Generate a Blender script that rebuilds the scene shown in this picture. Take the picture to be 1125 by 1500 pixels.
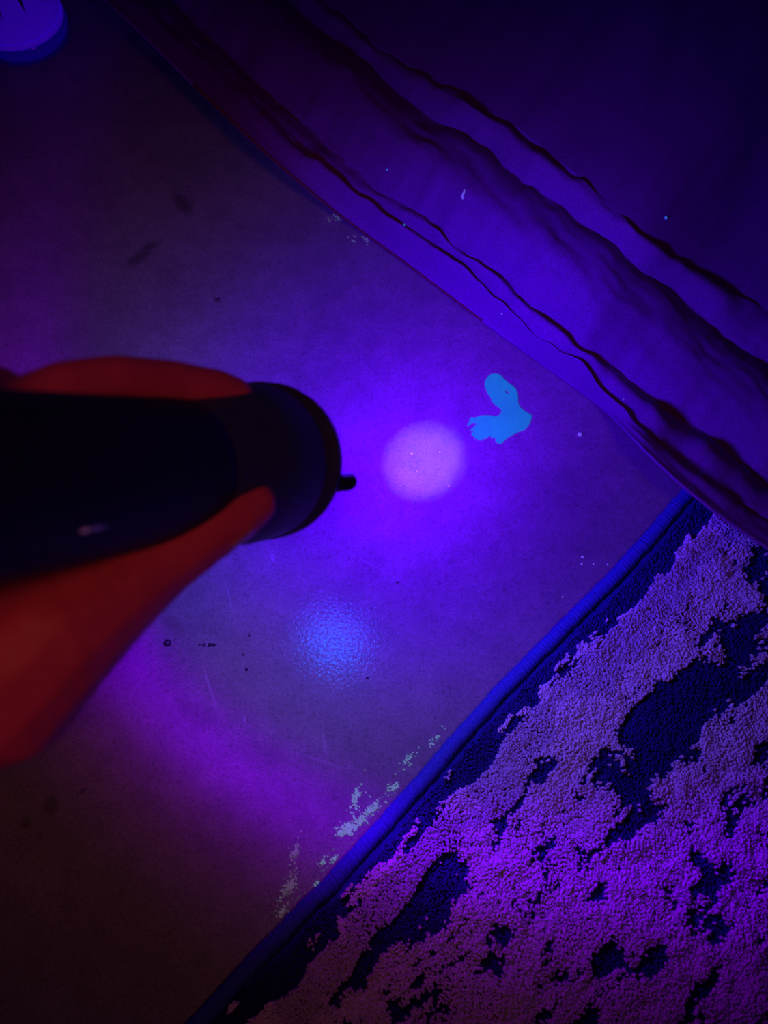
import bpy, bmesh, math, random
import numpy as np
from mathutils import Vector, Matrix, noise as mnoise
from mathutils.geometry import tessellate_polygon

for o in list(bpy.data.objects): bpy.data.objects.remove(o, do_unlink=True)
scene = bpy.context.scene
COL = scene.collection
random.seed(7); rng = np.random.default_rng(7)

# ------------------------------------------------------------------ camera
FPX = 1126.0                      # focal length in pixels of the 1125 x 1500 frame
TILT = math.radians(20.0)         # away from straight down
CAM = Vector((0, 0, 0.4675))
FWD = Vector((0, math.sin(TILT), -math.cos(TILT)))
UP = Vector((0, math.cos(TILT), math.sin(TILT)))
RT = Vector((1, 0, 0))
cam_d = bpy.data.cameras.new('camera'); cam = bpy.data.objects.new('camera', cam_d); COL.objects.link(cam)
cam.location = CAM; cam.rotation_euler = (TILT, 0, 0)
cam_d.sensor_fit = 'VERTICAL'; cam_d.sensor_height = 36.0; cam_d.lens = 36.0 * FPX / 1500.0
cam_d.clip_start = 0.01
cam_d.dof.use_dof = True; cam_d.dof.focus_distance = 0.47; cam_d.dof.aperture_fstop = 8.0
scene.camera = cam

def ray(px, py): return FWD + UP * ((750 - py) / FPX) + RT * ((px - 562.5) / FPX)
def at(px, py, z=0.0):            # point of the photograph at a height above the floor
    r = ray(px, py); return CAM + r * ((CAM.z - z) / -r.z)
def deep(px, py, d): return CAM + ray(px, py) * d

# ------------------------------------------------------------------ world, exposure
w = bpy.data.worlds.new('world'); scene.world = w; w.use_nodes = True
w.node_tree.nodes['Background'].inputs[0].default_value = (0.20, 0.01, 1.0, 1)
w.node_tree.nodes['Background'].inputs[1].default_value = 0.015
vs = scene.view_settings
vs.view_transform = 'Standard'; vs.look = 'None'; vs.exposure = 0.0; vs.gamma = 1.0; vs.use_curve_mapping = False

# ------------------------------------------------------------------ lights
LENS = deep(403, 674, 0.300)      # centre of the torch's lens
HOT = at(622, 675)
AX = (HOT - LENS).normalized()    # beam direction
LENS_R = 0.0265

def lamp_at(name, typ, loc, direction):
    d = bpy.data.lights.new(name, typ); o = bpy.data.objects.new(name, d); COL.objects.link(o)
    o.location = loc; o.rotation_euler = direction.to_track_quat('-Z', 'Y').to_euler()
    return d, o

# warm dim shaded room lamp overhead
LP = Vector((0.0, -0.30, 1.40))
d, o = lamp_at('room_lamp', 'SPOT', LP, Vector((-.09, .11, .2)) - LP)
d.spot_size = math.radians(31); d.spot_blend = 1.0
d.energy = 5.8; d.color = (1.0, 0.29, 0.08); d.shadow_soft_size = 0.12

# torch: collimated core as wide as the lens
d, o = lamp_at('torch_core_beam', 'AREA', LENS + AX * 0.0020, AX)
d.shape = 'DISK'; d.size = 0.044; d.spread = math.radians(4.0); d.energy = 0.0175
CORE_DATA = d
d.color = (0.25, 0.125, 1.0)
# torch: wide spill leaving the lens, its brightness by angle off the axis (reflector rim makes the outer ring)
d, o = lamp_at('torch_spill', 'AREA', LENS + AX * 0.0015, AX)
d.shape = 'DISK'; d.size = LENS_R * 2; d.energy = 1.0; d.color = (1, 1, 1)
SPILL = [(0, 36, 0, 370), (10, 36, 0, 370), (15, 23, 0, 268), (20, 16, .1, 196), (26, 12.5, .6, 160), (35, 13, 2.5, 138), (43, 13, 5.5, 100),
         (52, 13.5, 7, 88), (55.5, 22, 3, 130), (58.5, 50, 0, 260), (62, 58, 0, 260), (65, 34, 0, 100), (70, 15, 0, 25), (76, 3, 0, 2), (84, 0, 0, 0)]
SPILL_GAIN = 370.0
SIGN = 1                          # which way the lamp's Incoming vector points
d.use_nodes = True
nt = d.node_tree; nt.nodes.clear()
geo = nt.nodes.new('ShaderNodeNewGeometry')
dot = nt.nodes.new('ShaderNodeVectorMath'); dot.operation = 'DOT_PRODUCT'
nt.links.new(geo.outputs['Incoming'], dot.inputs[0]); dot.inputs[1].default_value = AX
ab = nt.nodes.new('ShaderNodeMath'); ab.operation = 'ABSOLUTE'; nt.links.new(dot.outputs['Value'], ab.inputs[0])
mn = nt.nodes.new('ShaderNodeMath'); mn.operation = 'MINIMUM'; mn.inputs[1].default_value = 0.99999; nt.links.new(ab.outputs[0], mn.inputs[0])
ac = nt.nodes.new('ShaderNodeMath'); ac.operation = 'ARCCOSINE'; nt.links.new(mn.outputs[0], ac.inputs[0])
dv = nt.nodes.new('ShaderNodeMath'); dv.operation = 'DIVIDE'; dv.inputs[1].default_value = math.pi / 2; nt.links.new(ac.outputs[0], dv.inputs[0])
rp = nt.nodes.new('ShaderNodeValToRGB'); rp.color_ramp.interpolation = 'LINEAR'
els = rp.color_ramp.elements
for i, (a, r, g, b) in enumerate(SPILL):
    e = els[0] if i == 0 else (els[1] if i == 1 else els.new(a / 90.0))
    e.position = a / 90.0; e.color = (r / 370.0, g / 370.0, b / 370.0, 1)
nt.links.new(dv.outputs[0], rp.inputs[0])
# the reflector throws less to the far side, above the torch
FAR = Vector((-.28, 1.0, 0)); FAR = (FAR - AX * FAR.dot(AX)).normalized()
dt2 = nt.nodes.new('ShaderNodeVectorMath'); dt2.operation = 'DOT_PRODUCT'; nt.links.new(geo.outputs['Incoming'], dt2.inputs[0]); dt2.inputs[1].default_value = FAR
m01 = nt.nodes.new('ShaderNodeMapRange'); m01.inputs['From Min'].default_value = -1; m01.inputs['From Max'].default_value = 1
nt.links.new(dt2.outputs['Value'], m01.inputs['Value'])
mr2 = nt.nodes.new('ShaderNodeValToRGB'); el = mr2.color_ramp.elements
for i, (a, v) in enumerate(((-.9, 1.0), (-.7, 1.0), (-.5, .92), (-.33, .84), (0, 1.0), (.25, 1.15), (.45, 1.15), (.6, .80), (.75, .38), (.87, .14))):
    a *= SIGN
    q = el[i] if i < 2 else el.new((a + 1) / 2)
    q.position = (a + 1) / 2; q.color = (v / 1.2, v / 1.2, v / 1.2, 1)
nt.links.new(m01.outputs[0], mr2.inputs[0])
mg = nt.nodes.new('ShaderNodeMath'); mg.operation = 'MULTIPLY'; nt.links.new(mr2.outputs[0], mg.inputs[0]); mg.inputs[1].default_value = SPILL_GAIN * 0.00883 * 1.2
em = nt.nodes.new('ShaderNodeEmission'); nt.links.new(rp.outputs[0], em.inputs[0]); nt.links.new(mg.outputs[0], em.inputs[1])
out = nt.nodes.new('ShaderNodeOutputLight'); nt.links.new(em.outputs[0], out.inputs[0])

# ------------------------------------------------------------------ materials
def nodes(name):
    m = bpy.data.materials.new(name); m.use_nodes = True
    return m, m.node_tree, m.node_tree.nodes['Principled BSDF']
def link(nt, a, b): nt.links.new(a, b)
def ramp(nt, fac, stops):
    r = nt.nodes.new('ShaderNodeValToRGB'); e = r.color_ramp.elements
    for i, (p, c) in enumerate(stops):
        q = e[i] if i < 2 else e.new(p)
        q.position = p; q.color = (*c, 1) if len(c) == 3 else c
    link(nt, fac, r.inputs[0]); return r.outputs[0]
def tex_noise(nt, vec, scale, detail=4, rough=.55, dist=0):
    n = nt.nodes.new('ShaderNodeTexNoise'); n.inputs['Scale'].default_value = scale; n.inputs['Detail'].default_value = detail
    n.inputs['Roughness'].default_value = rough; n.inputs['Distortion'].default_value = dist
    link(nt, vec, n.inputs['Vector']); return n.outputs['Fac']
def math_n(nt, op, a, b=None, c=None):
    n = nt.nodes.new('ShaderNodeMath'); n.operation = op
    for k, v in enumerate((a, b, c)):
        if v is None: continue
        if isinstance(v, (int, float)): n.inputs[k].default_value = v
        else: link(nt, v, n.inputs[k])
    return n.outputs[0]
def mix_col(nt, fac, a, b, mode='MIX'):
    n = nt.nodes.new('ShaderNodeMix'); n.data_type = 'RGBA'; n.blend_type = mode
    for k, v in ((0, fac), (6, a), (7, b)):
        if isinstance(v, (int, float)): n.inputs[k].default_value = v
        elif isinstance(v, tuple): n.inputs[k].default_value = (*v, 1)
        else: link(nt, v, n.inputs[k])
    return n.outputs[2]
def objco(nt): return nt.nodes.new('ShaderNodeTexCoord').outputs['Object']
def bump(nt, bs, h, strength=.3, dist=.001):
    b = nt.nodes.new('ShaderNodeBump'); b.inputs['Strength'].default_value = strength; b.inputs['Distance'].default_value = dist
    link(nt, h, b.inputs['Height']); link(nt, b.outputs[0], bs.inputs['Normal']); return b
def simple(name, col, rough=.6, spec=.3, nscale=None, namp=.25, emit=None, estr=0, bmp=None, metal=0):
    m, nt, bs = nodes(name)
    bs.inputs['Roughness'].default_value = rough; bs.inputs['Specular IOR Level'].default_value = spec; bs.inputs['Metallic'].default_value = metal
    if nscale:
        f = tex_noise(nt, objco(nt), nscale)
        c = ramp(nt, f, [(.3, tuple(x * (1 - namp) for x in col)), (.7, tuple(min(1, x * (1 + namp)) for x in col))])
        link(nt, c, bs.inputs['Base Color'])
        if bmp: bump(nt, bs, f, *bmp)
    else: bs.inputs['Base Color'].default_value = (*col, 1)
    if emit: bs.inputs['Emission Color'].default_value = (*emit, 1); bs.inputs['Emission Strength'].default_value = estr
    return m

def streak(nt, co, p, q, width):
    """soft scratch or smear on the floor from p to q (floor metres)"""
    p, q = Vector(p), Vector(q); c = (p + q) / 2; dd = (q - p); L2 = dd.length / 2; ang = math.atan2(dd.y, dd.x)
    mp = nt.nodes.new('ShaderNodeMapping'); mp.vector_type = 'TEXTURE'
    mp.inputs['Location'].default_value = (c.x, c.y, 0); mp.inputs['Rotation'].default_value = (0, 0, ang); mp.inputs['Scale'].default_value = (L2, width, 1)
    link(nt, co, mp.inputs['Vector'])
    ln = nt.nodes.new('ShaderNodeVectorMath'); ln.operation = 'LENGTH'; link(nt, mp.outputs[0], ln.inputs[0])
    mr = nt.nodes.new('ShaderNodeMapRange'); mr.inputs['From Min'].default_value = 1.0; mr.inputs['From Max'].default_value = .45
    link(nt, ln.outputs['Value'], mr.inputs['Value']); return mr.outputs[0]

def floor_material():
    m, nt, bs = nodes('sealed_concrete'); co = objco(nt)
    big = tex_noise(nt, co, 9, 5, .6, .4); mid = tex_noise(nt, co, 60, 5, .65, .3); fine = tex_noise(nt, co, 900, 4, .7)
    c = ramp(nt, big, [(.3, (.25, .205, .235)), (.7, (.34, .285, .31))])
    c = mix_col(nt, .6, c, ramp(nt, mid, [(.32, (.72, .70, .72)), (.62, (1.06, 1.06, 1.06))]), 'MULTIPLY')
    spk = tex_noise(nt, co, 420, 3, .8, .6)
    c = mix_col(nt, .5, c, ramp(nt, spk, [(.34, (.40, .38, .40)), (.47, (1, 1, 1)), (.58, (1, 1, 1)), (.70, (1.5, 1.5, 1.5))]), 'MULTIPLY')
    c = mix_col(nt, .75, c, ramp(nt, fine, [(.30, (.55, .52, .55)), (.55, (1, 1, 1)), (.75, (1.25, 1.25, 1.25))]), 'MULTIPLY')
    # smears and dirt
    wob = nt.nodes.new('ShaderNodeTexNoise'); wob.inputs['Scale'].default_value = 70; link(nt, co, wob.inputs['Vector'])
    sub = nt.nodes.new('ShaderNodeVectorMath'); sub.operation = 'SUBTRACT'; link(nt, wob.outputs['Color'], sub.inputs[0]); sub.inputs[1].default_value = (.5, .5, .5)
    sc = nt.nodes.new('ShaderNodeVectorMath'); sc.operation = 'SCALE'; link(nt, sub.outputs[0], sc.inputs[0]); sc.inputs[3].default_value = .008
    ad = nt.nodes.new('ShaderNodeVectorMath'); ad.operation = 'ADD'; link(nt, co, ad.inputs[0]); link(nt, sc.outputs[0], ad.inputs[1]); wco = ad.outputs[0]
    for a, b, wd, k in (((250, 275), (285, 320), .007, .55), ((175, 395), (240, 348), .006, .6), ((60, 1190), (90, 1165), .006, .5),
                        ((310, 435), (325, 445), .003, .6), ((118, 1155), (122, 1165), .003, .6), ((30, 1200), (45, 1215), .004, .5),
                        ((250, 1020), (330, 1070), .007, .25), ((330, 1080), (430, 1130), .010, .2), ((230, 905), (280, 925), .006, .25)):
        s = streak(nt, wco, at(*a), at(*b), wd)
        c = mix_col(nt, math_n(nt, 'MULTIPLY', s, k), c, (.06, .045, .05))
    for a, b, wd, k in (((328, 842), (345, 915), .0009, .25), ((295, 968), (320, 1048), .0010, .35), ((472, 1065), (478, 1108), .0009, .35),
                        ((398, 806), (400, 826), .0012, .35), ((420, 1098), (520, 1130), .0008, .25), ((355, 1045), (362, 1062), .0012, .3),
                        ((340, 700), (520, 705), .0006, .2), ((420, 760), (640, 880), .0005, .18)):
        s = streak(nt, co, at(*a), at(*b), wd)
        c = mix_col(nt, math_n(nt, 'MULTIPLY', s, k * .55), c, (.75, .75, .8))
    link(nt, c, bs.inputs['Base Color'])
    bs.inputs['Roughness'].default_value = .55; bs.inputs['Specular IOR Level'].default_value = .03
    h = math_n(nt, 'ADD', tex_noise(nt, co, 260, 3, .6), math_n(nt, 'MULTIPLY', fine, .5))
    b = bump(nt, bs, h, .35, .0006)
    # thin sealer film: a weak, fairly sharp sheen over the matte concrete
    gl = nt.nodes.new('ShaderNodeBsdfGlossy'); gl.inputs['Color'].default_value = (.0, .018, .0052, 1); gl.inputs['Roughness'].default_value = .13
    b2 = nt.nodes.new('ShaderNodeBump'); b2.inputs['Strength'].default_value = .5; b2.inputs['Distance'].default_value = .00028
    link(nt, tex_noise(nt, co, 520, 3, .5), b2.inputs['Height']); link(nt, b2.outputs[0], gl.inputs['Normal'])
    link(nt, ramp(nt, tex_noise(nt, co, 620, 3, .7), [(.38, (0, .004, .001)), (.60, (0, .034, .0098))]), gl.inputs['Color'])   # film worn through in grains
    ash = nt.nodes.new('ShaderNodeAddShader'); link(nt, bs.outputs[0], ash.inputs[0]); link(nt, gl.outputs[0], ash.inputs[1])
    g2 = nt.nodes.new('ShaderNodeBsdfGlossy'); g2.inputs['Color'].default_value = (.004, .020, .003, 1); g2.inputs['Roughness'].default_value = .50
    as2 = nt.nodes.new('ShaderNodeAddShader'); link(nt, ash.outputs[0], as2.inputs[0]); link(nt, g2.outputs[0], as2.inputs[1])
    link(nt, as2.outputs[0], nt.nodes['Material Output'].inputs['Surface'])
    return m

M = {}
M['floor'] = floor_material()
M['rubber'] = simple('black_rubberised_plastic', (.018, .018, .075), .6, .25, 400, .3, bmp=(.15, .0003))
M['black_metal'] = simple('black_anodised_metal', (.05, .04, .08), .42, .5, 300, .2)
M['head'] = simple('black_coated_head', (.05, .05, .20), .5, .4, 400, .2)
M['glass_lens'] = simple('torch_lens_glass', (.02, .02, .05), .05, .5)
M['print'] = simple('pale_dash', (.60, .5, .95), .5, .3, emit=(.35, .12, 1.0), estr=.05)  # pale violet dash colour with a faint emission
M['fabric'] = simple('dark_quilted_fabric', (.25, .03, .31), .75, .18, 1300, .35, bmp=(.25, .0004))
M['piping'] = simple('dark_red_piping', (.22, .03, .06), .7, .2, 900, .3)
M['navy'] = simple('navy_binding_yarn', (.045, .065, .42), .75, .2, 1100, .4, bmp=(.5, .0006))
M['navy_flat'] = simple('navy_flatweave', (.020, .026, .22), .85, .1, 900, .45, bmp=(.6, .0008))
M['backing'] = simple('rug_backing', (.03, .03, .06), .9, .1, 300, .3)
M['lint'] = simple('white_lint', (.8, .8, .85), .8, .1, emit=(.3, .4, .9), estr=.10)
M['lint_blue'] = simple('blue_lint', (.15, .3, .9), .8, .1, emit=(.05, .2, 1), estr=.35)
M['grit'] = simple('pale_grit', (.85, .8, .85), .25, .6)
M['blister'] = simple('dark_blister', (.05, .03, .06), .22, .5)
M['nail'] = simple('nail', (.60, .16, .50), .22, .6)

# ------------------------------------------------------------------ object helpers
def mk(name, verts, faces, mat, parent=None, smooth=True):
    me = bpy.data.meshes.new(name); me.from_pydata([tuple(v) for v in verts], [], faces); me.update()
    if smooth: me.polygons.foreach_set('use_smooth', [True] * len(me.polygons))
    me.materials.append(mat)
    o = bpy.data.objects.new(name, me); COL.objects.link(o)
    if parent: o.parent = parent
    return o
def from_bm(name, bm, mat, parent=None, smooth=True):
    bmesh.ops.recalc_face_normals(bm, faces=bm.faces[:])
    me = bpy.data.meshes.new(name); bm.to_mesh(me); bm.free()
    if smooth: me.polygons.foreach_set('use_smooth', [True] * len(me.polygons))
    me.materials.append(mat)
    o = bpy.data.objects.new(name, me); COL.objects.link(o)
    if parent: o.parent = parent
    return o
def tag(o, label, cat, group=None, kind=None):
    o['label'] = label; o['category'] = cat
    if group: o['group'] = group
    if kind: o['kind'] = kind
    return o
def empty(name, loc, rot=None):
    o = bpy.data.objects.new(name, None); COL.objects.link(o); o.location = loc; o.empty_display_size = .02
    if rot: o.rotation_euler = rot
    return o
def lathe(prof, seg=64, cap0=True, cap1=True):
    """prof: list of (r, z); returns verts, faces"""
    V, Fc = [], []
    for r, z in prof:
        for k in range(seg):
            a = 2 * math.pi * k / seg; V.append((r * math.cos(a), r * math.sin(a), z))
    for i in range(len(prof) - 1):
        for k in range(seg):
            a, b = i * seg + k, i * seg + (k + 1) % seg; Fc.append((a, b, b + seg, a + seg))
    if cap0: Fc.append(tuple(range(seg - 1, -1, -1)))
    if cap1: Fc.append(tuple(range((len(prof) - 1) * seg, len(prof) * seg)))
    return V, Fc
def tube(pts, rad, seg=10):
    """tube along points, rad a number or list"""
    V, Fc = [], []; n = len(pts); pts = [Vector(p) for p in pts]
    ref = Vector((0, 0, 1))
    for i, p in enumerate(pts):
        t = (pts[min(n - 1, i + 1)] - pts[max(0, i - 1)]).normalized()
        s = t.cross(ref); s = s.normalized() if s.length > 1e-6 else Vector((1, 0, 0)); u = s.cross(t)
        r = rad[i] if isinstance(rad, (list, tuple)) else rad
        for k in range(seg):
            a = 2 * math.pi * k / seg; V.append(p + (s * math.cos(a) + u * math.sin(a)) * r)
    for i in range(n - 1):
        for k in range(seg):
            a, b = i * seg + k, i * seg + (k + 1) % seg; Fc.append((a, b, b + seg, a + seg))
    Fc.append(tuple(range(seg - 1, -1, -1))); Fc.append(tuple(range((n - 1) * seg, n * seg)))
    return V, Fc

# numpy value noise
_perm = rng.permutation(4096).astype(np.int64); _val = rng.random(4096)
def vnoise(x, y):
    xi = np.floor(x).astype(np.int64); yi = np.floor(y).astype(np.int64); fx = x - xi; fy = y - yi
    fx = fx * fx * (3 - 2 * fx); fy = fy * fy * (3 - 2 * fy)
    def h(a, b): return _val[(_perm[(a + _perm[b & 4095]) & 4095])]
    return (h(xi, yi) * (1 - fx) + h(xi + 1, yi) * fx) * (1 - fy) + (h(xi, yi + 1) * (1 - fx) + h(xi + 1, yi + 1) * fx) * fy
def fbm(x, y, o=4, g=.55):
    s = 0; a = 1; n = 0
    for k in range(o):
        s = s + a * vnoise(x * 2 ** k + 17.3 * k, y * 2 ** k + 9.1 * k); n += a; a *= g
    return s / n

# ------------------------------------------------------------------ floor
bm = bmesh.new(); bmesh.ops.create_grid(bm, x_segments=12, y_segments=12, size=1.5)
fl = from_bm('floor', bm, M['floor'], smooth=False); fl['kind'] = 'structure'; fl['label'] = 'smooth scuffed sealed concrete floor'

# ------------------------------------------------------------------ rug
RUG_EDGE_PX = [(1000, 715), (900, 832), (800, 930), (700, 1033), (600, 1148), (500, 1262), (400, 1362), (280, 1492)]
epts = [at(*p, z=.004) for p in RUG_EDGE_PX]
d0 = (epts[0] - epts[1]).normalized(); d1 = (epts[-1] - epts[-2]).normalized()
epts = [epts[0] + d0 * .32, epts[0] + d0 * .1] + epts + [epts[-1] + d1 * .12, epts[-1] + d1 * .3]
def resample(pts, n):
    P = np.array([tuple(p) for p in pts]); s = np.r_[0, np.cumsum(np.linalg.norm(np.diff(P, axis=0), axis=1))]
    t = np.linspace(0, s[-1], n); Q = np.stack([np.interp(t, s, P[:, k]) for k in range(3)], 1)
    ker = np.hanning(61); ker /= ker.sum()
    pad = np.vstack([Q[0] + (Q[0] - Q[1]) * np.arange(30, 0, -1)[:, None], Q, Q[-1] + (Q[-1] - Q[-2]) * np.arange(1, 31)[:, None]])
    return np.stack([np.convolve(pad[:, k], ker, 'valid') for k in range(3)], 1), t
NE = 900
EDGE, ES = resample(epts, NE)
tang = np.gradient(EDGE, axis=0); tang[:, 2] = 0; tang /= np.linalg.norm(tang, axis=1)[:, None]
INW = np.stack([-tang[:, 1], tang[:, 0], 0 * tang[:, 0]], 1)      # towards the rug
if (INW[NE // 2] @ np.array([1, -.5, 0])) < 0: INW = -INW
RUG_W = .62
rug = empty('area_rug', Vector(EDGE[NE // 2] + INW[NE // 2] * .25) * 1.0); rug.location.z = 0
tag(rug, 'cream and navy distressed plush rug with bound edge at lower right', 'rug')
RL = np.array(rug.location)
# serged edge: overcast yarn wraps give a ribbed cord
def wrap_cord():
    seg = 14; n = int((ES[-1]) / .00055); s = np.linspace(0, ES[-1], n)
    C = np.stack([np.interp(s, ES, EDGE[:, k]) for k in range(3)], 1); N = np.stack([np.interp(s, ES, INW[:, k]) for k in range(3)], 1)
    wob = (fbm(s * 90, s * 0 + 3) - .5) * .0012
    V = []
    a = 2 * np.pi * np.arange(seg) / seg
    ph = (s / .0026)[:, None] + a[None, :] / (2 * np.pi) * 1.0
    r = .0041 * (1 + .10 * np.abs(np.sin(np.pi * ph))) + (fbm(s * 900, s * 0 + 8) - .5)[:, None] * .0007
    off = .0041 + wob
    X = C[:, None, :] + N[:, None, :] * (off[:, None] + np.cos(a)[None, :] * r)[:, :, None]
    X[:, :, 2] = .0047 + np.sin(a)[None, :] * r * 1.0
    V = (X.reshape(-1, 3) - RL)
    F = []
    for i in range(n - 1):
        for k in range(seg):
            p, q = i * seg + k, i * seg + (k + 1) % seg; F.append((p, q, q + seg, p + seg))
    return mk('edge_binding', V.tolist(), F, M['navy'], rug)
eb = wrap_cord(); eb['label'] = 'blue overcast yarn binding along the rug edge'
# backing slab and flat border strip
def strip(name, o0, o1, z0, z1, mat, nv=8, amp=0.0):
    V, F = [], []; idx = np.arange(0, NE, 3)
    for i in idx:
        for j in range(nv):
            f = j / (nv - 1); p = EDGE[i] + INW[i] * (o0 + (o1 - o0) * f)
            z = z0 + (z1 - z0) * f + amp * (random.random() - .5)
            V.append((p[0] - RL[0], p[1] - RL[1], z))
    for i in range(len(idx) - 1):
        for j in range(nv - 1):
            a = i * nv + j; F.append((a, a + 1, a + nv + 1, a + nv))
    return mk(name, V, F, mat, rug)
strip('backing', .004, RUG_W, .0012, .0012, M['backing'], 20)
strip('border_strip', .0085, .030, .0042, .0050, M['navy_flat'], 14, .0012)['label'] = 'flat navy woven strip beside the binding'
# plush pile
STREAKS = [((1100, 760), (960, 880), 22), ((960, 880), (860, 1000), 18), ((905, 925), (770, 1070), 13), ((1115, 885), (955, 1065), 34), ((1060, 1010), (930, 1130), 20),
           ((760, 1080), (700, 1140), 15), ((720, 1180), (640, 1225), 24), ((900, 1160), (900, 1210), 18), ((1110, 1105), (1120, 1150), 20), ((1000, 1205), (1005, 1250), 10),
           ((600, 1310), (560, 1350), 18), ((480, 1410), (440, 1460), 20), ((800, 1345), (790, 1385), 18), ((960, 1395), (930, 1420), 16), ((1070, 1285), (1080, 1315), 14), ((630, 1265), (560, 1295), 9)]
def pile():
    sp = .00092
    S = np.arange(0, ES[-1], sp); O = np.arange(.0125, .50, sp)
    ss, oo = np.meshgrid(S, O, indexing='ij'); ss = ss.ravel(); oo = oo.ravel()
    ss = ss + rng.uniform(-.5, .5, ss.size) * sp; oo = oo + rng.uniform(-.5, .5, oo.size) * sp
    P = np.stack([np.interp(ss, ES, EDGE[:, k]) for k in range(3)], 1); N = np.stack([np.interp(ss, ES, INW[:, k]) for k in range(3)], 1)
    P = P + N * oo[:, None]
    # keep what the photograph or a step to the side could show
    keep = (P[:, 1] > -.155) & (P[:, 0] < .275) & (P[:, 1] < .235)
    ss, oo, P = ss[keep], oo[keep], P[keep]
    n = len(P)
    # distressed pattern: cream with eroded navy patches drawn out along the edge
    pat = fbm(ss / .030, oo / .015, 6, .72) + .05 * (vnoise(ss / .004, oo / .004) - .5)
    big = fbm(ss / .17 + 5, oo / .10 + 2, 2)
    for (a, b, wd) in STREAKS:
        A = np.array(at(*a)[:2]); B = np.array(at(*b)[:2]); D = B - A; t = np.clip(((P[:, :2] - A) @ D) / (D @ D), 0, 1)
        dd = np.linalg.norm(P[:, :2] - A - t[:, None] * D, axis=1); pat = pat + .19 * np.exp(-(dd / (wd * .00046)) ** 2)
    dark = pat + .16 * (big - .5) + rng.normal(0, .018, n) > .540
    border = oo < .021 + .014 * (fbm(ss / .03 + 40, oo / .012 + 11, 3) - .5) * 2
    edge_cream = (oo > .024) & (oo < .042 + .02 * (fbm(ss / .05 + 3, oo * 0, 2) - .5))
    dark = (dark & ~edge_cream) | border
    lump = fbm(P[:, 0] / .012, P[:, 1] / .012, 4, .62)
    h = np.where(dark, .0070, .0098) + (lump - .5) * .0062 + rng.normal(0, .00025, n)
    h = np.where(border, .0052 + rng.normal(0, .0005, n), h)
    r = np.where(dark, .00085, .00092) * rng.uniform(.85, 1.2, n)
    lean = (np.stack([fbm(P[:, 0] / .016 + 7, P[:, 1] / .016, 2), fbm(P[:, 0] / .016 - 31, P[:, 1] / .016 + 5, 2)], 1) - .5) * .006 + rng.normal(0, .0005, (n, 2))
    a0 = rng.uniform(0, 2 * np.pi, n)
    V = np.zeros((n, 6, 3)); tilt = rng.normal(0, .00022, (n, 3))
    for k in range(3):
        a = a0 + k * 2 * np.pi / 3
        V[:, k, 0] = P[:, 0] + r * np.cos(a); V[:, k, 1] = P[:, 1] + r * np.sin(a); V[:, k, 2] = .0015
        V[:, 3 + k, 0] = P[:, 0] + lean[:, 0] + r * np.cos(a + .3); V[:, 3 + k, 1] = P[:, 1] + lean[:, 1] + r * np.sin(a + .3); V[:, 3 + k, 2] = .0012 + h + tilt[:, k]
    V = V - RL
    base = (np.arange(n) * 6)[:, None]
    q = np.array([[0, 1, 4], [0, 4, 3], [1, 2, 5], [1, 5, 4], [2, 0, 3], [2, 3, 5], [3, 4, 5]])
    tri = (base[:, :, None] + q[None]).reshape(-1, 3)
    me = bpy.data.meshes.new('pile'); nv = n * 6; nf = len(tri)
    me.vertices.add(nv); me.vertices.foreach_set('co', V.reshape(-1).astype(np.float32))
    me.loops.add(nf * 3); me.loops.foreach_set('vertex_index', tri.reshape(-1).astype(np.int32))
    me.polygons.add(nf); me.polygons.foreach_set('loop_start', np.arange(0, nf * 3, 3, dtype=np.int32))
    me.update(calc_edges=True)
    at_ = me.color_attributes.new('yarn', 'FLOAT_COLOR', 'POINT')
    cream = np.array([.78, .64, .84]); navy = np.array([.030, .026, .20])
    c = np.where(dark[:, None], navy, cream) * rng.uniform(.82, 1.12, n)[:, None]
    fz = np.clip((pat + .16 * (big - .5) - .495) / .058, 0, 1)[:, None] * .30 * (~dark)[:, None]
    c = c * (1 - fz) + navy * 1.3 * fz
    C = np.ones((n, 6, 4)); C[:, :, :3] = c[:, None, :]
    at_.data.foreach_set('color', C.reshape(-1).astype(np.float32))
    m, nt, bs = nodes('plush_yarn')
    vc = nt.nodes.new('ShaderNodeVertexColor'); vc.layer_name = 'yarn'
    link(nt, vc.outputs[0], bs.inputs['Base Color']); bs.inputs['Roughness'].default_value = .9; bs.inputs['Specular IOR Level'].default_value = .08
    me.materials.append(m)
    o = bpy.data.objects.new('pile', me); COL.objects.link(o); o.parent = rug; o['kind'] = 'stuff'
    o['label'] = 'plush cream pile with eroded navy patches'
    return n
pile()

# ------------------------------------------------------------------ quilt
QD = np.array([.80, .60])
ROWS = {
 'edge': [(-120, -250), (200, 42), (290, 132), (400, 235), (490, 310), (600, 390), (720, 480), (800, 537), (890, 602), (945, 660), (1000, 712), (1060, 760), (1125, 803), (1400, 990)],
 'g1a': [(60, -140), (450, 222), (560, 308), (648, 372), (732, 444), (810, 516), (894, 584), (960, 640), (1125, 766), (1400, 965)],
 'g1b': [(80, -160), (400, 148), (540, 262), (612, 318), (684, 372), (774, 444), (870, 522), (948, 576), (1125, 706), (1400, 905)],
 'g2a': [(150, -210), (300, -85), (510, 78), (600, 150), (702, 216), (786, 282), (870, 342), (954, 408), (1038, 474), (1098, 522), (1400, 740)],
 'g2b': [(200, -230), (400, -62), (560, 70), (648, 126), (738, 174), (834, 240), (906, 306), (990, 372), (1074, 426), (1125, 462), (1400, 655)],
}
g2b = ROWS['g2b']
ROWS['top'] = [(x + 280, y - 560) for x, y in g2b]
NU = 520
US = np.linspace(-40, 1640, NU)
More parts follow.
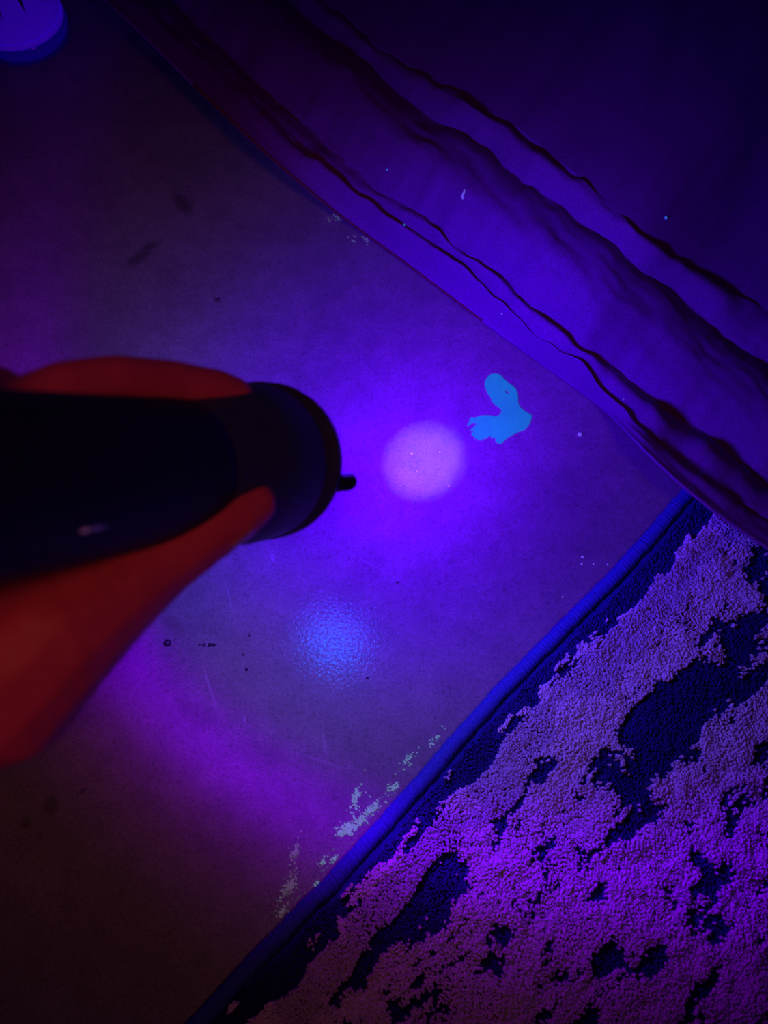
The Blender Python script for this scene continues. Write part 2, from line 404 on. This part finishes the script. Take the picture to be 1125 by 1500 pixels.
def row_px(name):
    P = np.array(ROWS[name], float); u = P @ QD
    x = np.interp(US, u, P[:, 0]); y = np.interp(US, u, P[:, 1])
    lo = US < u[0]; hi = US > u[-1]
    for msk, a, b in ((lo, 0, 1), (hi, -1, -2)):
        dd = (P[a] - P[b]) / (u[a] - u[b]); x[msk] = P[a, 0] + dd[0] * (US[msk] - u[a]); y[msk] = P[a, 1] + dd[1] * (US[msk] - u[a])
    ker = np.hanning(31); ker /= ker.sum()
    f = lambda v: np.convolve(np.r_[np.full(15, v[0]) + (v[1] - v[0]) * np.arange(-15, 0), v, np.full(15, v[-1]) + (v[-1] - v[-2]) * np.arange(1, 16)], ker, 'valid')
    x, y = f(x), f(y)
    if name.startswith('g'):        # hand-pulled seams are never straight
        sd = sum(map(ord, name)); wob = (fbm(US / 55, US * 0 + sd, 3) - .5) * 16
        x = x + wob * .6; y = y - wob * .8
    return np.stack([x, y], 1)
def gauss(u, c, s): return np.exp(-.5 * ((u - c) / s) ** 2)
def sstep(x, a, b):
    t = np.clip((x - a) / (b - a), 0, 1); return t * t * (3 - 2 * t)
# body of the quilt swells in front of the torch and falls away to the right
SW = np.where(US < 920, np.exp(-.5 * ((US - 920) / 330) ** 2), np.exp(-.5 * ((US - 920) / 90) ** 2))
LIFT = sstep(US, 1035, 1150)        # the hem curls up off the floor over the rug, hiding the cloth behind it from the torch
LEFT = 1 - sstep(US, 340, 680)       # and again at its far end
Z = {'edge': .0020 + .044 * LIFT + .050 * LEFT, 'g1a': .0060 + .018 * SW + .026 * LIFT + .026 * LEFT, 'g1b': .0075 + .024 * SW + .006 * LIFT + .008 * LEFT,
     'g2a': .0120 + .040 * SW - .009 * LEFT, 'g2b': .0170 + .048 * SW - .009 * LEFT, 'top': .0100 + .012 * SW}
R3 = {}
for k in ROWS:
    px = row_px(k); R3[k] = np.array([tuple(at(a, b, zz)) for (a, b), zz in zip(px, Z[k])])
quilt = empty('quilted_bedspread', Vector((R3['g2a'][NU // 2][0], R3['g2a'][NU // 2][1], 0)))
tag(quilt, 'dark quilted bedspread with puckered seams lying along the floor edge', 'bedspread')
QL = np.array(quilt.location)
def pucker(u, seed, f): return fbm(u / f, u * 0 + seed, 2, .5) - .5
def panel(name, ra, rb, nv, puff, pa, pb, wr, seed, label=None, skew=1.0, fade=None, ex=1.7):
    """strip between two seam rows: puffed in the middle, puckered at the seams, wrinkled"""
    A, B = R3[ra], R3[rb]; V = []; F = []
    for j in range(nv):
        w = j / (nv - 1); ws = w ** skew
        P = A * (1 - w) + B * w
        z = puff * np.sin(np.pi * ws) ** ex
        k = (z if fade is None else z * fade)
        pk = pa * math.exp(-w / .30) * (w > 0) * pucker(US, seed, 34) * min(1, w / .08) + pb * math.exp(-(1 - w) / .30) * (w < 1) * pucker(US, seed + 5, 34) * min(1, (1 - w) / .08)
        big = wr * (fbm(US / 120 + w * 1.3, US * 0 + w * 3 + seed * 7, 3) - .5) * math.sin(math.pi * w)
        Q = P.copy(); Q[:, 2] = Q[:, 2] + k + pk + big
        V.append(Q - QL)
    if ra == 'edge':            # rounded hem that turns under
        for dz, back in ((-.0012, -.0006), (-.0035 , .0030)):
            Q = A.copy(); dirv = (R3['g2a'] - A); dirv[:, 2] = 0; dirv /= np.linalg.norm(dirv, axis=1)[:, None]
            Q = Q + dirv * back; Q[:, 2] = np.maximum(.0004, Q[:, 2] + dz); V.insert(0, Q - QL)
    n2 = len(V)
    VV = np.stack(V, 1).reshape(-1, 3)
    for i in range(NU - 1):
        for j in range(n2 - 1):
            a = i * n2 + j; F.append((a, a + n2, a + n2 + 1, a + 1))
    o = mk(name, VV.tolist(), F, M['fabric'], quilt)
    if label: o['label'] = label
    return o
FADE1 = sstep(US, 560, 760)
panel('lower_panel', 'edge', 'g1a', 14, .0115, 0, .006, .004, 3, 'narrow panel next to the hem', skew=1.8, fade=(1 - .8 * LIFT) * (1 - .8 * LEFT) * (.5 + fbm(US / 48, US * 0 + 71, 2)))
panel('seam_roll', 'g1a', 'g1b', 12, .0065, .010, .010, .002, 11, 'narrow puckered roll between two seams', fade=(.25 + .75 * FADE1) * (.35 + 1.3 * fbm(US / 42, US * 0 + 81, 2)))
panel('middle_panel', 'g1b', 'g2a', 36, .015, .010, .005, .009, 23, 'broad puffed panel between the seams', ex=.95)
panel('seam_band', 'g2a', 'g2b', 18, .0068, .009, .009, .003, 37, 'puckered band between two seams', fade=.35 + 1.3 * fbm(US / 50, US * 0 + 91, 2), ex=1.3)
panel('upper_panel', 'g2b', 'top', 44, .018, .008, 0, .016, 51, 'broad panel above the band', ex=.8)
pp = R3['edge'][(US > 300) & (US < 850)].copy(); pp[:, 2] += .0002
V, F = tube([Vector(p - QL) for p in pp[::3]], .0009, 8)
po = mk('edge_piping', V, F, M['piping'], quilt); po['label'] = 'thin dark red piping on the hem'

# ------------------------------------------------------------------ torch
TAX = (LENS - deep(100, 702, .197)).normalized()   # the barrel's own axis
torch = empty('flashlight', LENS, TAX.to_track_quat('Z', 'Y').to_euler())     # local +Z is the beam
tag(torch, 'black handheld ultraviolet flashlight gripped in the hand, pointing down', 'flashlight')
def tl(name, prof, mat, seg=72, **k):
    V, F = lathe(prof, seg, **k); return mk(name, V, F, mat, torch)
# z < 0 is towards the tail
hd = tl('head', [(.0262, -.0005), (.0276, -.0008), (.0285, -.0020), (.0288, -.0080), (.0290, -.0200), (.0289, -.0330), (.0280, -.0400), (.0262, -.0470), (.0243, -.0540), (.0230, -.0590), (.0224, -.0620), (.0222, -.0640)], M['head'], cap0=False)
for zc in (-.0052, -.0092, -.0132):
    V, F = lathe([(.0284, zc - .0013), (.0294, zc - .0009), (.0297, zc), (.0294, zc + .0009), (.0284, zc + .0013)], 72, False, False)
    mk('bezel_ridge', V, F, M['black_metal'], torch)
tl('lens', [(.0001, -.0030), (.0262, -.0030)], M['glass_lens'], cap0=False, cap1=False)
tl('bezel', [(.0262, -.0034), (.0262, .0006), (.0275, .0008), (.0288, -.0006), (.0290, -.0030)], M['black_metal'], cap0=False, cap1=False)
tl('barrel', [(.0222, -.0640), (.0222, -.0700), (.0220, -.1000), (.0222, -.1780), (.0222, -.1860)], M['rubber'])
tc = tl('tail_cap', [(.0222, -.1860), (.0232, -.1875), (.0234, -.2000), (.0228, -.2060), (.0210, -.2075), (.0090, -.2075), (.0088, -.2095), (.0060, -.2105), (.0005, -.2107)], M['black_metal'])
bpy.context.view_layer.update()
TI = torch.matrix_world.inverted()
# rounded tab standing out past the rim
def tab():
    P1 = LENS + AX * -.004; tip = deep(519, 705, 0.300)
    rim = deep(470, 709, 0.292)
    pts = [rim] + [rim.lerp(tip, f) for f in (.3, .6, .76, .86, .94, .99, 1.03, 1.045)]
    V, F = tube([TI @ p for p in pts], [.0038, .0037, .0036, .0036, .0034, .0029, .0023, .0013, .0004], 16)
    o = mk('lanyard_tab', V, F, M['rubber'], torch); o['label'] = 'rounded rubber tab jutting past the rim'
tab()
# small pale dash on the barrel side facing the camera
def on_barrel(px, py, r):
    o = TI @ CAM; dd = (TI.to_3x3() @ ray(px, py)).normalized()
    a = dd.x ** 2 + dd.y ** 2; b = 2 * (o.x * dd.x + o.y * dd.y); c = o.x ** 2 + o.y ** 2 - r * r
    t = (-b - math.sqrt(max(0, b * b - 4 * a * c))) / (2 * a); return o + dd * t
try:
    pts = [on_barrel(x, y, .0223) for x, y in ((118, 779), (128, 776), (142, 774), (157, 771))]
    V, F = tube(pts, [.0003, .0006, .0006, .0003], 8); mk('pale_mark', V, F, M['print'], torch)['label'] = 'small pale dash mark on the barrel'
except Exception as ex: print('mark', ex)

# ------------------------------------------------------------------ hand
E_UP = (UP - TAX * UP.dot(TAX)).normalized()
E_C = TAX.cross(E_UP).normalized()
if E_C.dot(CAM - LENS) < 0: E_C = -E_C
def cyl(s, phi, r):               # point beside the torch: s behind the lens, angle from the camera side (90 = up in the photo)
    a = math.radians(phi); return LENS - TAX * s + (E_C * math.cos(a) + E_UP * math.sin(a)) * r
def hand():
    bm = bmesh.new()
    def chain(pts):               # (point, radius) list -> dense row of spheres
        for (p, r), (q, t) in zip(pts, pts[1:]):
            L_ = (q - p).length; n = max(2, int(L_ / (min(r, t) * .30)))
            for k in range(n + 1):
                f = k / n; bmesh.ops.create_icosphere(bm, subdivisions=2, radius=r + (t - r) * f, matrix=Matrix.Translation(p.lerp(q, f)))
    wrist = deep(-120, 1000, .225); fore = deep(-420, 1180, .235)
    palm_c = cyl(.135, 205, .036)
    # forearm, wrist and heel of the hand
    chain([(fore + (fore - wrist) * .9, .036), (fore, .033), (wrist, .028), (deep(-20, 930, .222), .026)])
    # thenar mass and thumb along the lower side of the torch
    T = [(deep(-10, 1000, .213), .0245), (deep(75, 925, .213), .0205), (deep(160, 872, .220), .0150), (deep(232, 826, .228), .0113), (deep(295, 786, .235), .0098), (deep(345, 755, .242), .0090), (deep(374, 738, .246), .0072)]
    chain(T)
    # palm behind the barrel
    mcp = [cyl(.098, 182, .0345), cyl(.126, 178, .035), cyl(.150, 176, .034), cyl(.172, 178, .032)]
    heel = [deep(20, 905, .225), deep(-30, 900, .222), deep(-90, 880, .215), deep(-130, 850, .205)]
    for a, b, ra in zip(mcp, heel, (.0105, .0105, .010, .0095)):
        chain([(a, ra), (a.lerp(b, .45) - E_C * .004, .0125), (b, .0165)])
    # index finger reaching forward along the upper side
    chain([(mcp[0], .0105), (cyl(.108, 140, .0335), .0098), (deep(15, 610, .197), .0090), (deep(95, 574, .210), .0087), (deep(170, 560, .223), .0083), (deep(255, 565, .240), .0081), (deep(318, 574, .252), .0076), (deep(345, 580, .257), .0064)])
    # the other three wrap round the barrel out of frame
    for k, s in ((1, .166), (2, .184), (3, .200)):
        r = .0092 - .0006 * k
        chain([(mcp[k], r + .001), (cyl(s, 138, .0325), r), (cyl(s, 95, .0308), r), (cyl(s + .002, 82, .0300), r * .95), (cyl(s + .003, 70, .0295), r * .82)])
    me = bpy.data.meshes.new('tmp'); bm.to_mesh(me); bm.free()
    o = bpy.data.objects.new('tmp', me); COL.objects.link(o)
    md = o.modifiers.new('r', 'REMESH'); md.mode = 'VOXEL'; md.voxel_size = .0013
    sm = o.modifiers.new('s', 'SMOOTH'); sm.iterations = 9; sm.factor = .5
    dg = bpy.context.evaluated_depsgraph_get(); me2 = bpy.data.meshes.new_from_object(o.evaluated_get(dg)); me2.name = 'person_hand'
    bpy.data.objects.remove(o)
    me2.polygons.foreach_set('use_smooth', [True] * len(me2.polygons))
    m, nt, bs = nodes('skin'); co = objco(nt)
    f = tex_noise(nt, co, 90, 4); fine = tex_noise(nt, co, 1400, 3)
    link(nt, ramp(nt, f, [(.3, (.82, .075, .24)), (.7, (.98, .11, .30))]), bs.inputs['Base Color'])
    bs.inputs['Roughness'].default_value = .5; bs.inputs['Specular IOR Level'].default_value = .3
    bump(nt, bs, fine, .25, .0003)
    me2.materials.clear(); me2.materials.append(m)
    h = bpy.data.objects.new('person_hand', me2); COL.objects.link(h)
    tag(h, 'bare hand gripping the black flashlight, thumb along its near side', 'hand')
    # nails
    def nail(tip, back, outw, wd, ln):
        t = (tip - back).normalized(); n = (outw - t * outw.dot(t)).normalized(); s = t.cross(n); V = []; F = []
        nu, nv = 7, 8
        for i in range(nu):
            for j in range(nv):
                a = (i / (nu - 1) - .5) * 2; b = j / (nv - 1)
                half = wd * (1 - .35 * (2 * b - 1) ** 4)
                V.append(tip + t * (ln * (b - .75)) + s * (a * half) + n * (-.28 * wd * a * a - .0006 * (b > .9)))
        for i in range(nu - 1):
            for j in range(nv - 1):
                p = i * nv + j; F.append((p, p + 1, p + nv + 1, p + nv))
        o = mk('nail', V, F, M['nail'], h)
        s_ = o.modifiers.new('s', 'SOLIDIFY'); s_.thickness = .0006; s_.offset = 0
        return o
    tt, tb = deep(352, 753, .2425), deep(290, 790, .2345)
    nout = (-UP * .9 - FWD * .12 + RT * .35)
    nail(tt + nout.normalized() * .0080, tb + nout.normalized() * .0098, nout, .0058, .0125)
    it, ib = deep(340, 578, .256), deep(270, 567, .243)
    nout = (UP * .7 + FWD * .7)
    nail(it + nout.normalized() * .0058, ib + nout.normalized() * .0078, nout, .0040, .0090)
hand()

# ------------------------------------------------------------------ bottle
BX, BY, BR = -.298, .593, .037
bot = empty('plastic_jar', Vector((BX, BY, 0)))
tag(bot, 'clear based jar with pale ribbed wall standing in the far corner', 'jar')
def bmk(name, prof, mat, **k):
    V, F = lathe(prof, 72, **k); return mk(name, V, F, mat, bot)
m, nt, bs = nodes('clear_base_plastic')
bs.inputs['Base Color'].default_value = (.10, .16, .45, 1); bs.inputs['Roughness'].default_value = .12; bs.inputs['Transmission Weight'].default_value = .5; bs.inputs['IOR'].default_value = 1.45
M['clear'] = m
M['jar'] = simple('glowing_milky_plastic', (.42, .22, .92), .4, .4, 60, .15, emit=(.03, 0, .6), estr=.33)  # violet emission added to brighten the wall where the torch spill is dimmed
M['jar_dark'] = simple('jar_dark_facet', (.05, .03, .09), .4, .4)
M['cap'] = simple('jar_cap', (.12, .12, .16), .4, .4)
bmk('base', [(.0290, .0006), (.0345, .0012), (.0368, .0050), (.0370, .0130), (.0358, .0150)], M['clear'], cap1=False)
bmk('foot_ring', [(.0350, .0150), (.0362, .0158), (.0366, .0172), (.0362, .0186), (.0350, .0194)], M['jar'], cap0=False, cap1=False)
prof = [(.0350, .0190)]
for i in range(3):
    z = .0200 + i * .0050; prof += [(.0340, z), (.0350, z + .0016), (.0350, z + .0030), (.0340, z + .0046)]
prof += [(.0344, .0360), (.0346, .0800), (.0330, .0880), (.0300, .0920)]
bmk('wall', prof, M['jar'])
for k in range(12):
    a = 2 * math.pi * k / 12 + .13; V = []
    for aa, z, r in ((a - .11, .074, .0350), (a + .11, .074, .0350), (a, .040, .0350)):
        V += [(r * math.cos(aa), r * math.sin(aa), z), ((r - .002) * math.cos(aa), (r - .002) * math.sin(aa), z)]
    mk('facet', V, [(0, 2, 4), (1, 5, 3), (0, 1, 3, 2), (2, 3, 5, 4), (4, 5, 1, 0)], M['jar_dark'], bot, smooth=False)
capp = [(.0305, .0915), (.0325, .0920), (.0325, .1080), (.0310, .1100), (.0010, .1102)]
bmk('cap', capp, M['cap'])

# ------------------------------------------------------------------ fluorescing spill
CR = [(520,145),(470,155),(425,195),(402,250),(412,310),(440,375),(475,430),(490,475),(530,510),(575,540),(600,575),(590,600),(575,625),(540,650),(490,640),(430,635),(350,640),(280,665),(245,655),(222,690),(215,725),(188,748),(215,750),(240,733),(270,722),(296,724),(296,748),(265,775),(232,808),(252,812),(272,800),(262,830),(245,845),(255,880),(272,872),(285,890),(275,912),(300,900),(318,925),(345,915),(368,928),(385,900),(405,912),(440,890),(470,872),(482,905),(505,895),(524,892),(530,940),(560,962),(605,960),(640,920),(700,880),(760,845),(830,815),(880,795),(920,745),(945,690),(952,635),(900,600),(850,565),(810,525),(795,480),(792,400),(775,340),(740,295),(690,260),(640,215),(600,175),(565,152)]
def px4(c): return (660 + c[0] / 8.036, 530 + c[1] / 8.036)
def puddle():
    outer = [at(*px4(c)) for c in CR]
    # refine smooth stretches
    ref = []
    n = len(outer)
    for i in range(n):
        p0, p1, p2, p3 = outer[i - 1], outer[i], outer[(i + 1) % n], outer[(i + 2) % n]
        for t in (0, .5):
            ref.append(.5 * ((2 * p1) + (p2 - p0) * t + (2 * p0 - 5 * p1 + 4 * p2 - p3) * t * t + (3 * p1 - p0 - 3 * p2 + p3) * t ** 3))
    hole = [at(*px4(c)) for c in ((655, 338), (640, 352), (655, 372), (682, 384), (694, 372), (672, 352))]
    c0 = sum(ref, Vector()) / len(ref)
    tri = tessellate_polygon([[Vector((p.x, p.y, 0)) for p in ref], [Vector((p.x, p.y, 0)) for p in hole]])
    top = ref + hole; N = len(top); H_ = .0006
    V = [Vector((p.x - c0.x, p.y - c0.y, H_)) for p in top] + [Vector((p.x - c0.x, p.y - c0.y, .0001)) for p in top]
    F = [tuple(t) for t in tri]
    for base, m_ in ((0, len(ref)), (len(ref), len(hole))):
        for i in range(m_):
            a, b = base + i, base + (i + 1) % m_; F.append((a, b, b + N, a + N))
    m, nt, bs = nodes('fluorescent_residue'); co = objco(nt)
    f = tex_noise(nt, co, 260, 4); g = tex_noise(nt, co, 45, 2)
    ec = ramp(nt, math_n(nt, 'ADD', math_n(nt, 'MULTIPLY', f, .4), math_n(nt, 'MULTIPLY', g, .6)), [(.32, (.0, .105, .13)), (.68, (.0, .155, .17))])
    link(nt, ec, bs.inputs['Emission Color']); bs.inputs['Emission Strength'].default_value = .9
    bs.inputs['Base Color'].default_value = (.03, .06, .22, 1); bs.inputs['Roughness'].default_value = .45
    bm = bmesh.new(); vv = [bm.verts.new(v) for v in V]
    for t in F:
        try: bm.faces.new([vv[i] for i in t])
        except ValueError: pass
    o = from_bm('glowing_stain', bm, m, smooth=False); o.location = (c0.x, c0.y, 0)
    tag(o, 'cyan fluorescing stain shaped like a bent drop beside the bright beam spot', 'stain')
puddle()

# ------------------------------------------------------------------ chalky residue along the rug and bedspread
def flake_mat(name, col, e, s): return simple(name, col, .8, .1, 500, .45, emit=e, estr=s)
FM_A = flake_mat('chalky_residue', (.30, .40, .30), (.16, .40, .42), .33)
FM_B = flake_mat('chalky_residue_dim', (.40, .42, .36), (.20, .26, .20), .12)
def residue(label, px_blobs, mat, count, size, seed):
    r = random.Random(seed); c0 = at(*px_blobs[0][0]); V, F = [], []
    for (c, rx, ry, ang, dens) in px_blobs:
        for _ in range(int(count * dens)):
            a = r.uniform(0, 6.283); q = abs(r.gauss(0, .5)); ux, uy = q * math.cos(a) * rx, q * math.sin(a) * ry
            t = math.radians(ang); px = c[0] + ux * math.cos(t) - uy * math.sin(t); py = c[1] + ux * math.sin(t) + uy * math.cos(t)
            p = at(px, py); k = r.randint(5, 8); s = size * r.uniform(.35, 1.25) * (1.15 - .5 * min(1, q)); th = r.uniform(0, 6.283); el = r.uniform(.35, .9); b = len(V)
            z = r.uniform(.0002, .0006)
            for lv in (.00005, z):
                for j in range(k):
                    aa = th + 6.283 * j / k; rr = s * r.uniform(.55, 1.1) if lv < .0001 else None
                    x, y = math.cos(aa) * s * (.8 + .3 * math.sin(j * 2.3 + th)), math.sin(aa) * s * el * (.8 + .3 * math.cos(j * 1.7 + th))
                    rot = -.85; V.append((p.x - c0.x + x * math.cos(rot) - y * math.sin(rot), p.y - c0.y + x * math.sin(rot) + y * math.cos(rot), lv))
            F.append(tuple(range(b + k, b + 2 * k)))
            for j in range(k): F.append((b + j, b + (j + 1) % k, b + k + (j + 1) % k, b + k + j))
    o = mk('dried_residue', V, F, mat, smooth=False); o.location = (c0.x, c0.y, 0)
    tag(o, label, 'residue', 'chalky residue flakes on the floor'); return o
residue('brightest pale chalky residue patch touching the rug binding', [((510, 1214), 26, 12, -28, .42), ((530, 1200), 22, 11, -35, .22), ((520, 1170), 40, 14, -72, .16), ((545, 1185), 34, 12, -40, .2)], FM_A, 300, .0013, 1)
residue('thin scatter of chalky flecks above the brightest residue patch', [((577, 1152), 22, 10, -45, .6), ((600, 1110), 34, 9, -50, .25), ((640, 1080), 40, 8, -48, .25)], FM_A, 110, .0009, 2)
residue('dull olive residue patch lowest on the floor beside the rug', [((424, 1298), 28, 12, -65, .6), ((432, 1250), 26, 8, -75, .35), ((415, 1335), 22, 8, -50, .15)], FM_B, 190, .0011, 3)
residue('few small flecks between the bright and the olive residue', [((474, 1262), 20, 7, -55, .6), ((490, 1258), 12, 6, -40, .3), ((462, 1295), 10, 4, -50, .12)], FM_A, 45, .0009, 4)
residue('faint flecks on the floor at the upper bedspread hem', [((494, 318), 12, 6, 35, .6), ((482, 325), 18, 10, 40, .2)], FM_B, 20, .0013, 5)
residue('faint flecks on the floor lower along the bedspread hem', [((534, 350), 13, 6, 35, .6), ((518, 352), 18, 10, 40, .2)], FM_B, 20, .0013, 6)

# ------------------------------------------------------------------ lint, grit and blisters
def pebble(name, loc, r, mat, flat=.7, seed=0):
    bm = bmesh.new(); bmesh.ops.create_icosphere(bm, subdivisions=2, radius=r)
    for v in bm.verts:
        k = 1 + .35 * mnoise.noise(v.co * (1.4 / r) + Vector((seed, 0, 0))); v.co = Vector((v.co.x * k, v.co.y * k, v.co.z * flat * k))
    o = from_bm(name, bm, mat); o.location = Vector(loc) + Vector((0, 0, r * flat * .8)); return o
def fibre(name, pts, r, mat):
    V, F = tube([p - pts[0] for p in pts], [r * .5] + [r] * (len(pts) - 2) + [r * .4], 6); o = mk(name, V, F, mat); o.location = pts[0]; return o
bpy.context.view_layer.update()
DG = bpy.context.evaluated_depsgraph_get()
def hit(px, py):                  # where the photograph's ray meets the scene
    ok, loc, *_ = scene.ray_cast(DG, CAM, ray(px, py).normalized()); return loc if ok else at(px, py)
tag(fibre('lint_thread', [hit(x, y) + Vector((0, 0, .0005 + .0006 * k)) for k, (x, y) in enumerate(((678, 293), (677, 289), (679, 285), (681, 281)))], .0008, M['lint']), 'pale curled lint thread on the dark bedspread', 'lint')
for (x, y), r, lab, mt in (((592, 330), .0009, 'bright blue lint speck on the bedspread left of the narrow seam roll', 'lint_blue'), ((567, 249), .0007, 'faint blue lint speck highest on the bedspread', 'lint_blue'),
                       ((735, 460), .0006, 'tiny pale lint speck on the seam roll above the stain', 'lint'), ((913, 585), .0006, 'tiny pale lint speck where the bedspread turns dark', 'lint'), ((975, 320), .0010, 'faint lint speck right of the wide seam band', 'lint_blue')):
    tag(pebble('lint_speck', hit(x, y), r, M[mt], .7, x), lab, 'lint', 'lint on the bedspread')
tag(pebble('crumb', at(849, 637), .0015, M['lint'], .6, 3), 'pale crumb on the floor right of the cyan stain', 'crumb')
for i, (x, y, r, lab) in enumerate(((603, 665, .0007, 'sparkling grit grain nearest the flashlight in the bright beam spot'), (611, 692, .0008, 'largest sparkling grit grain low in the middle of the beam spot'),
        (644, 663, .0006, 'sparkling grit grain right of the middle of the beam spot'), (657, 713, .0007, 'sparkling grit grain on the lower right rim of the beam spot'),
        (674, 662, .0006, 'lower grit grain on the right rim of the beam spot'), (667, 651, .0006, 'upper grit grain on the right rim of the beam spot'))):
    tag(pebble('grit_grain', at(x, y), r, M['grit'], .9, i), lab, 'grit', 'grit in the beam spot')
for i, (x, y, r, lab) in enumerate(((853, 816, .0009, 'largest pale dust grain near the rug binding, top of its cluster'), (852, 826, .0007, 'pale dust grain just below the largest one near the rug binding'),
        (869, 826, .0006, 'pale dust grain between the largest one and the rug binding'), (890, 827, .0006, 'pale dust grain closest to the rug binding'), (824, 875, .0006, 'lone pale dust grain below the cluster near the rug binding'))):
    tag(pebble('dust_grain', at(x, y), r, M['lint'], .8, i + 9), lab, 'dust', 'dust grains by the rug')
def blister(px, py, r, label, group=None):
    V, F = lathe([(r * 1.12, 0), (r, r * .22), (r * .8, r * .5), (r * .45, r * .72), (r * .1, r * .8)], 20, True, True)
    o = mk('floor_blister', V, F, M['blister']); o.location = at(px, py); return tag(o, label, 'blister', group)
blister(245, 942, .0022, 'largest dark round blister in the floor coating near the hand')
for x, r, lab in ((292, .0008, 'first and smallest blister of the short row right of the largest blister'), (299, .0011, 'second blister of the short row right of the largest blister'),
                  (307, .0012, 'third blister of the short row right of the largest blister'), (313, .0011, 'last blister of the short row right of the largest blister')):
    blister(x, 945, r, lab, 'row of tiny blisters')
for x, y, r, lab in ((365, 931, .0007, 'topmost of three tiny pits left of the blue reflection'), (356, 959, .0007, 'middle one of three tiny pits left of the blue reflection'),
                     (361, 981, .0009, 'lowest of three tiny pits left of the blue reflection'), (538, 993, .0008, 'small dark pit lower right of the blue reflection'),
                     (320, 438, .0010, 'small dark pit on the floor above the flashlight head'), (582, 853, .0007, 'small dark pit between the beam spot and the blue reflection')):
    blister(x, y, r, lab, 'scattered pits')
